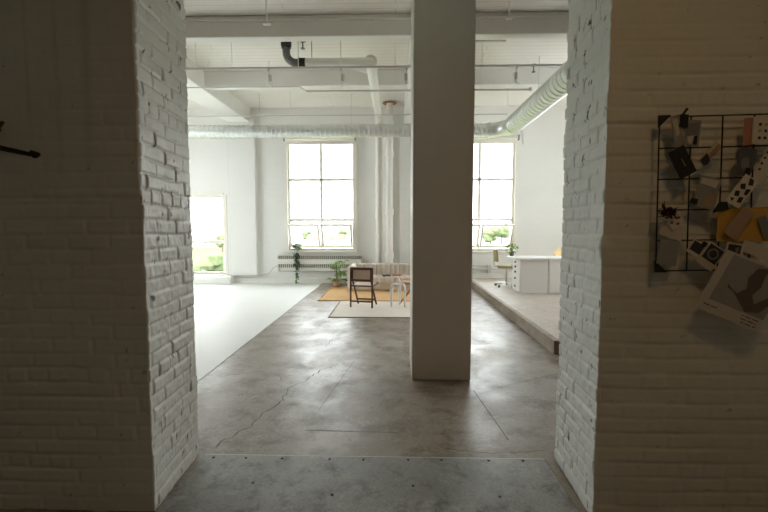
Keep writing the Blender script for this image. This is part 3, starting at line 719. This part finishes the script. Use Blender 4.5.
for i in range(6):
    for j in range(3):
        fs += [(vi(i,j,0),vi(i+1,j,0),vi(i+1,j+1,0),vi(i,j+1,0)),(vi(i,j,1),vi(i,j+1,1),vi(i+1,j+1,1),vi(i+1,j,1))]
    fs += [(vi(i,0,0),vi(i,0,1),vi(i+1,0,1),vi(i+1,0,0)),(vi(i,3,0),vi(i+1,3,0),vi(i+1,3,1),vi(i,3,1))]
for j in range(3): fs += [(vi(0,j,0),vi(0,j+1,0),vi(0,j+1,1),vi(0,j,1)),(vi(6,j,0),vi(6,j,1),vi(6,j+1,1),vi(6,j+1,0))]
b.add(vs, fs); b.build('backrest', M['olive'], t, bevel=.008, smooth=True)
MB().tube([(-.12,0,.43),(-.25,0,.45),(-.275,0,.52),(-.275,0,.66)], .013, 8).build('back_bar', M['steel'], t)
t = thing('potted_plant', 'round leafy plant in a dark pot on the end of the white desk', 'plant', (2.455,8.86,ZP+.711))
pot(.055,.085,M['castiron'],t); lf = MB(); rnd = random.Random(11)
for k in range(90):
    v = Vector((rnd.gauss(0,1), rnd.gauss(0,1), rnd.gauss(0,1))).normalized(); pp = Vector((0,0,.15)) + Vector((v.x*.10, v.y*.10, v.z*.075))
    lf.leaf(pp, v+Vector((0,0,.3)), .055, .045)
for k in range(10):
    an = k*.63; lf.leaf((0,0,.08), (math.cos(an)*.5, math.sin(an)*.5, 1), .12, .03)
lf.build('leaves', M['leaf'], t)
t = thing('shell_chair', 'cream yellow shell chair behind the white desk, at the right jamb', 'chair', (3.86,9.56,ZP+.002))
b = MB(); vs = []; fs = []; n = 14
for i in range(n+1):
    an = PI*i/n
    for j, (r_, z_) in enumerate(((.20,.43),(.235,.55),(.255,.70),(.25,.80),(.235,.85))):
        top = z_ if j < 3 else z_-.16*(abs(math.cos(an))**2)*(j-2)/2
        x, y = math.cos(an)*r_, math.sin(an)*r_
        vs += [(x,y,top),(x*.93,y*.93,top)]
def v2(i,j,k): return (i*5+j)*2+k
for i in range(n):
    for j in range(4): fs += [(v2(i,j,0),v2(i+1,j,0),v2(i+1,j+1,0),v2(i,j+1,0)),(v2(i,j,1),v2(i,j+1,1),v2(i+1,j+1,1),v2(i+1,j,1))]
    fs += [(v2(i,4,0),v2(i+1,4,0),v2(i+1,4,1),v2(i,4,1)),(v2(i,0,0),v2(i,0,1),v2(i+1,0,1),v2(i+1,0,0))]
for i in (0,n):
    for j in range(4): fs.append((v2(i,j,0),v2(i,j+1,0),v2(i,j+1,1),v2(i,j,1)))
b.add(vs, fs); b.build('backrest', M['yellow'], t, smooth=True)
MB().box((-.21,-.22,.41),(.21,.20,.445)).build('seat', M['yellow'], t, bevel=.02, seg=3)
for sx in (-1,1):
    for sy in (-1,1): MB().tube([(sx*.14,sy*.14,.41),(sx*.20,sy*.20,0)], [.018,.012], 8).build('leg', M['honey'], t)

# ------------------------------------------------------------------ wall arm on the left wall
t = thing('wall_rod', 'black rod with a knob end on the shaded brick wall left of the opening', 'rod', (-2.315,2.02,1.965))
MB().box((-.05,-.01,-.12),(.05,.045,.12)).build('mount', M['black'], t, bevel=.006)
MB().tube([(0,-.02,-.03),(.25,-.03,-.048),(.575,-.035,-.122)], [.012,.010,.008], 10).tube([(.0,-.02,-.055),(.25,-.03,-.066),(.575,-.035,-.128)], .006, 8).build('rod', M['black'], t, smooth=True)
MB().blob((.597,-.035,-.127), .017, 3, .10, 2).tube([(.597,-.055,-.118),(.597,-.015,-.122)], .011, 8).build('knob', M['black'], t, smooth=True)
t = thing('wall_hook', 'small olive brown hook end above the black knobbed rod', 'hook', (-1.93,2.03,1.985))
MB().tube([(-.03,.03,-.01),(.0,-.02,-.012),(.035,-.03,.0),(.052,-.03,.012)], [.012,.013,.012,.007], 8).build('hook', mat('hook_brown',(.08,.06,.02),.6), t, smooth=True)

# ------------------------------------------------------------------ memo board
CELL = .1435
t = thing('wire_memo_board', 'black wire grid memo board hung on the shaded brick wall right of the opening', 'memo board', (1.2225,2.012,2.0035))
t.rotation_euler = (0, R(-1.2), 0)
w = MB(); NC = 5
for i in range(NC+1): w.tube([(i*CELL,0,.0),(i*CELL,0,-5*CELL)], .0036, 6)
for i in range(6): w.tube([(0,.004,-i*CELL),(NC*CELL,.004,-i*CELL)], .0036, 6)
w.build('wire_grid', M['blackwire'], t)
for cx, cz, sx, sz in ((0,0,1,-1),(0,-5,1,1),(NC,0,-1,-1),(NC,-5,-1,1)):
    MB().add([(cx*CELL-.006*sx,-.006,cz*CELL-.006*sz),(cx*CELL+.05*sx,-.006,cz*CELL-.006*sz),(cx*CELL-.006*sx,-.006,cz*CELL+.05*sz),
              (cx*CELL-.006*sx,.003,cz*CELL-.006*sz),(cx*CELL+.05*sx,.003,cz*CELL-.006*sz),(cx*CELL-.006*sx,.003,cz*CELL+.05*sz)],
             [(0,1,2),(5,4,3),(0,3,4,1),(1,4,5,2),(2,5,3,0)]).build('corner_bracket', M['black'], t)
for x in (.1, .63): MB().tube([(x,0,0),(x,.052,0)], .006, 8).build('wall_hook', M['black'], t)
PX = .00457
def bp(x, y): return (1.218+(x-660.5)*.00455+(y-114)*.00012, 2.006-(y-114)*.00463)   # centre on the board, metres
class Item:
    """a flat paper thing: local x right, z up, front towards -y"""
    def __init__(s, name, label, cat, cx, cy, rot, dist=.012, group='papers clipped to the memo board', tilt=0, back=None):
        x, z = bp(cx, cy); s.t = thing(name, label, cat, (x, 2.012-dist, z), (R(tilt), R(rot), 0), group)
        MB().box((-.006,.0016,-.006),(.006,back or dist+.004,.006)).build('back_clip', M['black'], s.t)
    def card(s, name, w, h, m, y=0, th=.0015, x=0, z=0, curl=0):
        w *= PX; h *= PX; b = MB(); n = 6; vs = []; fs = []
        for i in range(n+1):
            for j in (0, 1):
                for k in (0, 1):
                    u = i/n-.5; vs.append((x*PX+w*u, y+k*th-curl*(2*u)**2, z*PX+h*(j-.5)))
        q = lambda i,j,k: i*4+j*2+k
        for i in range(n):
            fs += [(q(i,0,0),q(i+1,0,0),q(i+1,1,0),q(i,1,0)),(q(i,0,1),q(i,1,1),q(i+1,1,1),q(i+1,0,1)),(q(i,0,0),q(i,0,1),q(i+1,0,1),q(i+1,0,0)),(q(i,1,0),q(i+1,1,0),q(i+1,1,1),q(i,1,1))]
        fs += [(q(0,0,0),q(0,1,0),q(0,1,1),q(0,0,1)),(q(n,0,0),q(n,0,1),q(n,1,1),q(n,1,0))]
        b.add(vs, fs); return b.build(name, m, s.t)
    def dots(s, name, pts, r, m, y=-.001):
        b = MB()
        for px, pz in pts:
            n = 10; vs = [(px*PX+r*PX*math.cos(2*PI*k/n), y, pz*PX+r*PX*math.sin(2*PI*k/n)) for k in range(n)]
            vs += [(a, y+.0012, c) for a, _, c in vs]; b.add(vs, [tuple(range(n))]+[(k,n+k,n+(k+1)%n,(k+1)%n) for k in range(n)])
        return b.build(name, m, s.t)
    def poly(s, name, pts, m, y=-.001, th=.001):
        return MB().prism([(a*PX, c*PX) for a, c in pts], th, Matrix.Translation((0,y,0))).build(name, m, s.t)
    def clip(s, x, z, w=4, h=6):
        return MB().box(((x-w/2)*PX,-.008,(z-h/2)*PX),((x+w/2)*PX,.006,(z+h/2)*PX)).build('clip', M['black'], s.t, bevel=.002)
# row by row
i = Item('paper_tag', 'narrow grey paper tag hanging at the top left corner of the memo board', 'paper', 677, 129, -13, .014); i.card('sheet', 9, 31, M['papergrey'], curl=.003); i.poly('light_band', [(-3,12),(3,12),(3,-3),(-1,-6)], M['paper'])
i = Item('binder_clip', 'black binder clip on the top wire of the memo board', 'clip', 684, 117, 6, .008, None); i.poly('jaw', [(-4.5,-9),(4.5,-9),(3.5,4),(-3.5,4)], M['black'], -.010, .02); i.poly('handle', [(-2.5,4),(0,4),(3.5,10),(1,11)], M['black'], -.004, .003)
i = Item('photo', 'small grey photo with a black peg beside the binder clip', 'photo', 693, 131, 4, .012); i.card('sheet', 15, 26, M['papergrey']); i.poly('picture', [(-6,9),(6,11),(6,-3),(-2,-8),(-6,-4)], M['photogrey']); i.poly('bright_corner', [(-5,-4),(3,-2),(0,-11),(-4,-10)], M['paper'], -.0015); i.clip(3,-7,3,8)
i = Item('wallet', 'black tilted wallet hung at the left of the memo board', 'wallet', 682, 160, -29, .026, None); i.card('cover', 16.5, 29.5, M['black'], th=.010); i.poly('slit', [(0,4),(.7,4),(.7,-5),(0,-5)], M['tan'], -.0008)
i = Item('folded_tag', 'folded tan tag tilted between the wallet and the blue grey photo', 'tag', 711, 152, 42, .016); i.card('fold', 8, 25, M['tan'], curl=-.006); i.poly('fold_dark', [(-4,-2),(4,-6),(4,-12),(-4,-12)], M['photodark'], -.006); i.card('stripe', 2.5, 25, M['paper'], y=-.004, x=-3)
i = Item('pink_card', 'plain pinkish card behind the dotted card at the top of the memo board', 'card', 749, 130, 0, .010); i.card('sheet', 10, 27, M['pinkcard'])
i = Item('dotted_card', 'white card with rows of dark and yellow dots at the top of the memo board', 'card', 763, 129.5, 1, .020); i.card('sheet', 24, 27, M['paperwhite'], th=.004)
i.dots('dark_dots', [(-5,6),(0.7,-.3),(0.4,-7.3),(6.5,6),(6.5,-7.3),(-5,-7.3)], 1.6, M['ink']); i.dots('yellow_dots', [(.7,6),(-5,-.3),(6.5,-.3)], 1.6, M['dotyellow'])
i = Item('photo', 'crumpled blue grey photo under the pink card', 'photo', 746, 160, 8, .016); i.poly('sheet', [(-10,6),(-6,15),(8,14),(10,2),(6,-15),(-5,-13),(-8,-2)], M['bluegrey'], 0, .002); i.poly('picture', [(-5,3),(2,5),(4,-5),(0,-9),(-4,-5)], M['photogrey']); i.clip(3,-10,4,9)
i = Item('paper_strip', 'slanted white strip with black dots below the dotted card', 'paper', 764, 165, 22, .022); i.card('sheet', 13, 38, M['paper']); i.dots('dots', [(-4,14),(-4,8),(-4.5,2),(-4,-4)], 1.3, M['ink'])
i = Item('photo', 'grey photo with a beige shape, left of the black patterned card', 'photo', 709, 190, 12, .014); i.card('sheet', 22, 32, M['papergrey']); i.poly('beige_shape', [(-2,-14),(7,-14),(9,-4),(3,2),(-1,-4)], M['skinbeige']); i.poly('light_top', [(-9,14),(9,14),(7,6),(-9,8)], M['paper']); i.clip(-11,-11,6,5)
i = Item('patterned_card', 'white tilted card with bold black brush marks in the middle of the memo board', 'card', 741, 189, 35, .030); i.card('sheet', 16, 32, M['paperwhite'])
for k, q in enumerate([[(-2,15),(3,15),(5,10),(1,8),(0,12)],[(-6,5),(-2,8),(1,3),(-3,1)],[(2,4),(6,6),(6,-1),(3,-2)],[(-6,-3),(-2,-1),(0,-6),(-4,-8)],[(1,-6),(5,-4),(6,-10),(2,-12)],[(-6,-11),(-2,-10),(-3,-14)]]): pass
b_ = MB()
for q in [[(-2,15),(3,15),(5,10),(1,8)],[(-6,5),(-2,8),(1,3),(-3,1)],[(2,4),(6,6),(6,-1),(3,-2)],[(-6,-3),(-2,-1),(0,-6),(-4,-8)],[(1,-6),(5,-4),(6,-10),(2,-12)],[(-6,-11),(-2,-10),(-3,-14)]]: b_.prism([(a*PX,c*PX) for a, c in q], .001, Matrix.Translation((0,-.001,0)))
b_.build('brush_marks', M['ink'], i.t)
i = Item('bulldog_clip', 'black triangular clip below the patterned card', 'clip', 723, 205, -8, .012, None); i.poly('jaw', [(-8,-4),(7,-3),(6,5),(0,6)], M['black'], -.008, .014)
i = Item('folder', 'mustard yellow folder in the lower right of the memo board', 'folder', 747, 222, 0, .010); i.card('cover', 52, 34, M['mustard'], th=.003)
i = Item('paper_sheet', 'brown translucent sheet lying diagonally over the mustard folder', 'paper', 738, 221, 28, .034, back=.022); i.poly('sheet', [(-10,-14),(6,-16),(9,17),(-4,17)], M['tan'], 0, .001)
i = Item('card', 'plain grey card at the right of the mustard folder', 'card', 766, 224, -24, .024, back=.012); i.card('sheet', 9, 22, M['photogrey'])
i = Item('dried_flower', 'dark red dried flower tucked in the left wire of the memo board', 'flower', 667, 210, 10, .024, None)
f = MB(); rnd = random.Random(2)
for k in range(110):
    an = rnd.uniform(0,2*PI); f.leaf((rnd.uniform(-6,7)*PX, rnd.uniform(-.012,.006), rnd.uniform(-4,4)*PX), (math.cos(an), rnd.uniform(-.8,.2), math.sin(an)), .026, .016)
f.build('petals', M['maroon'], i.t); MB().tube([(-3*PX,0,3*PX),(-5*PX,-.004,11*PX)], .002, 5).build('stalk', M['stem'], i.t)
i = Item('playing_card', 'small white card with red diamonds beside the dried flower', 'card', 678, 219, 55, .020); i.card('sheet', 10, 15, M['paperwhite']); 
b_ = MB()
for dx, dz in ((-2.5,4),(2.5,0),(-2,-4.5)): b_.prism([((dx-1.6)*PX,dz*PX),(dx*PX,(dz+2.2)*PX),((dx+1.6)*PX,dz*PX),(dx*PX,(dz-2.2)*PX)], .001, Matrix.Translation((0,-.001,0)))
b_.build('red_diamonds', M['diered'], i.t)
i = Item('paper_sheet', 'white paper sheet below the dried flower', 'paper', 675, 228, 20, .010); i.card('sheet', 25, 15, M['paper'], curl=.002)
i = Item('paper_sheet', 'grey paper sheet at the bottom left of the memo board', 'paper', 672, 250, 8, .008); i.card('sheet', 20, 26, M['papergrey'])
i = Item('instant_photo', 'smaller dark instant photo with white border, tilted, left of the round dark one', 'photo', 699, 246, 32, .018); i.card('border', 15, 15, M['paperwhite']); i.poly('picture', [(-6,6.2),(6,6.2),(6,-4),(-6,-4)], M['photodark']); i.clip(4,8,4,4)
i = Item('instant_photo', 'larger instant photo showing a dark ring, tilted beside the magazine', 'photo', 713, 254, 34, .024); i.card('border', 19, 25, M['paper']); i.poly('picture', [(-8,11),(8,11),(8,-5),(-8,-5)], M['photodark'])
rg = MB()
n = 20; vs = [(r_*PX*math.cos(2*PI*k/n), -.0016, (3+r_*math.sin(2*PI*k/n))*PX) for r_ in (4,6) for k in range(n)]
rg.add(vs, [(k,(k+1)%n,n+(k+1)%n,n+k) for k in range(n)]); rg.build('ring', M['photogrey'], i.t)
i = Item('instant_photo', 'small instant photo with white border just above the magazine', 'photo', 737, 248, 9, .020); i.card('border', 18, 15, M['paperwhite']); i.poly('picture', [(-7,6),(6,6),(6,-5),(-7,-5)], M['photodark']); i.poly('light_patch', [(0,3),(4,4),(4,-1),(1,-2)], M['photogrey'], -.0016)
i = Item('paper_strip', 'long white strip tilted above the magazine at the right', 'paper', 760, 248, 22, .016); i.card('sheet', 32, 12, M['paper'])
# large magazine hanging off the lower right corner
i = Item('magazine', 'large tilted magazine with grey draped figure cover, hung below the memo board', 'magazine', 739, 288, 22, .062, None, tilt=6)
i.card('cover', 67, 64, M['paper'], th=.008)
i.poly('cover_picture', [(-26,30),(33,30),(33,-19),(-26,-19)], M['printgrey'])
i.poly('figure', [(2,26),(14,30),(30,28),(32,0),(25,-14),(12,-18),(-2,-8),(-12,-1),(-17,2),(-15,-2),(-4,-4),(2,4),(-2,14)], M['drape'], -.0018)
i.poly('figure_fold', [(12,24),(24,26),(26,4),(16,-8),(10,0),(14,10)], M['drapelight'], -.0026)
for x0, x1, z in ((-30,-12,-25),(12,30,-22),(10,30,-25.5),(14,30,-29)):
    n = int((x1-x0)/1.6); b_ = MB()
    for k in range(n):
        if (k*7+int(z)) % 5: b_.box(((x0+k*1.6)*PX,-.0012,(z-.5)*PX),((x0+k*1.6+1.1)*PX,-.0001,(z+.6)*PX))
    b_.build('text_line', M['ink'], i.t)

# ------------------------------------------------------------------ outdoors
ZG = -6.0
struct(MB().box((-260,14,ZG-1),(260,520,ZG)).build('ground', M['grass']), 'bright grass field outside the windows', 'ground')
struct(MB().box((-260,158,ZG),(260,420,ZG+.05)).build('gravel_lot', M['road']), 'pale gravel lot far outside the windows', 'lot')
hv = []; hf = []; n = 60
for k in range(n+1):
    x = -420+840*k/n; h = 12+7*math.sin(k*.33)+4*math.sin(k*.9+1)+2*math.sin(k*2.1)
    hv += [(x,430,ZG),(x,480,ZG+h),(x,530,ZG)]
    if k: a = 3*k; hf += [(a-3,a,a+1,a-2),(a-2,a+1,a+2,a-1)]
struct(MB().add(hv, hf).build('hills', M['hill'], smooth=True), 'hazy low hills on the horizon', 'hill')
rnd = random.Random(21)
def tree(x, y, h, label):
    t = thing('tree', label, 'tree', (x,y,ZG), group='trees beyond the windows')
    MB().tube([(0,0,0),(0,0,h*.5)], [h*.035,h*.02], 8).build('trunk', M['brickred'] if False else M['wood'], t)
    c = MB()
    for k in range(9):
        an = rnd.uniform(0,2*PI); c.blob((math.cos(an)*h*.2, math.sin(an)*h*.2, h*rnd.uniform(.42,.85)), h*rnd.uniform(.16,.24), k, .12, 2)
    c.build('crown', M['tree'], t)
for x, y, h, l in ((-17.2,42,3.4,'low bush seen in the left window nearest the pilaster'),(-21.9,48.5,4.4,'low rounded bush in the middle of the left window'),(-20.6,42.8,3.5,'low bush in the left window beside the brick jamb'),(-66,130,6.2,'taller tree behind the low bushes in the left window'),(-50,120,5.0,'middle sized tree far off in the left window'),
                   (-40,190,5.6,'tree seen left in the radiator window'),(-25,200,5.8,'tree seen right in the radiator window'),(34,150,7.6,'round tree seen in the window right of the pillar'),(43,170,7.4,'tree at the right side of the window right of the pillar')):
    tree(x,y,h,l)
def house(x, y, w, dd, h, label):
    t = thing('house', label, 'house', (x,y,ZG), group='houses beyond the windows')
    MB().box((-w/2,-dd/2,0),(w/2,dd/2,h)).build('walls', M['farwall'], t)
    MB().add([(-w/2-.3,-dd/2-.3,h),(w/2+.3,-dd/2-.3,h),(w/2+.3,dd/2+.3,h),(-w/2-.3,dd/2+.3,h),(-w/2-.3,0,h+1.6),(w/2+.3,0,h+1.6)], [(0,1,5,4),(2,3,4,5),(0,4,3),(1,2,5),(0,3,2,1)]).build('roof', M['roofred'], t)
    for k in range(3): MB().box((-w/2+w*(k+.3)/3,-dd/2-.05,h*.35),(-w/2+w*(k+.7)/3,-dd/2,h*.75)).build('window', M['photogrey'], t)
house(-63,142,13,8,2.6,'red roofed house far off through the left window')
house(52,200,12,8,2.6,'red roofed house seen in the window right of the pillar')
house(-27,165,14,8,2.6,'red roofed house seen in the radiator window')

# ------------------------------------------------------------------ light
wd = bpy.data.worlds.new('sky'); S.world = wd; wd.use_nodes = True; nt = wd.node_tree
bg = nt.nodes['Background']; bg.inputs['Strength'].default_value = 6.0
tc = nt.nodes.new('ShaderNodeTexCoord'); sx = nt.nodes.new('ShaderNodeSeparateXYZ'); nt.links.new(tc.outputs['Generated'], sx.inputs[0])
nt.links.new(ramp(nt, sx.outputs['Z'], 0, .6, (.975,.985,1,1), (.95,.975,1,1)), bg.inputs['Color'])
su = bpy.data.lights.new('sun', 'SUN'); su.energy = 3; su.angle = R(2); su.color = (1,.95,.86)
so = bpy.data.objects.new('sun', su); COL.objects.link(so); so.rotation_euler = (R(52), 0, 0); so.location = (0,-20,40)
la = bpy.data.lights.new('ceiling_lamp', 'AREA'); la.shape = 'DISK'; la.size = .22; la.energy = 4.2; la.color = (1,.60,.22)
lo = bpy.data.objects.new('ceiling_lamp', la); COL.objects.link(lo); lo.location = (1.0,.3,3.5); lo.rotation_euler = (0,0,0)

# ------------------------------------------------------------------ camera
cam = bpy.data.cameras.new('camera'); cam.lens = 36*419/768; cam.sensor_width = 36; cam.clip_end = 2000; cam.clip_start = .02
co = bpy.data.objects.new('camera', cam); COL.objects.link(co); co.location = (0,0,1.5); co.rotation_euler = (R(90-4.1), 0, R(1.5))
S.camera = co
vs_ = S.view_settings; S.display_settings.display_device = 'sRGB'; vs_.view_transform = 'Standard'; vs_.look = 'None'; vs_.gamma = 1; vs_.use_curve_mapping = False; vs_.exposure = .76
S.cycles.use_denoising = True; S.cycles.max_bounces = 12; S.cycles.diffuse_bounces = 8; S.cycles.glossy_bounces = 4; S.cycles.transparent_max_bounces = 12; S.cycles.caustics_reflective = False; S.cycles.caustics_refractive = False
S.cycles.sample_clamp_indirect = 6
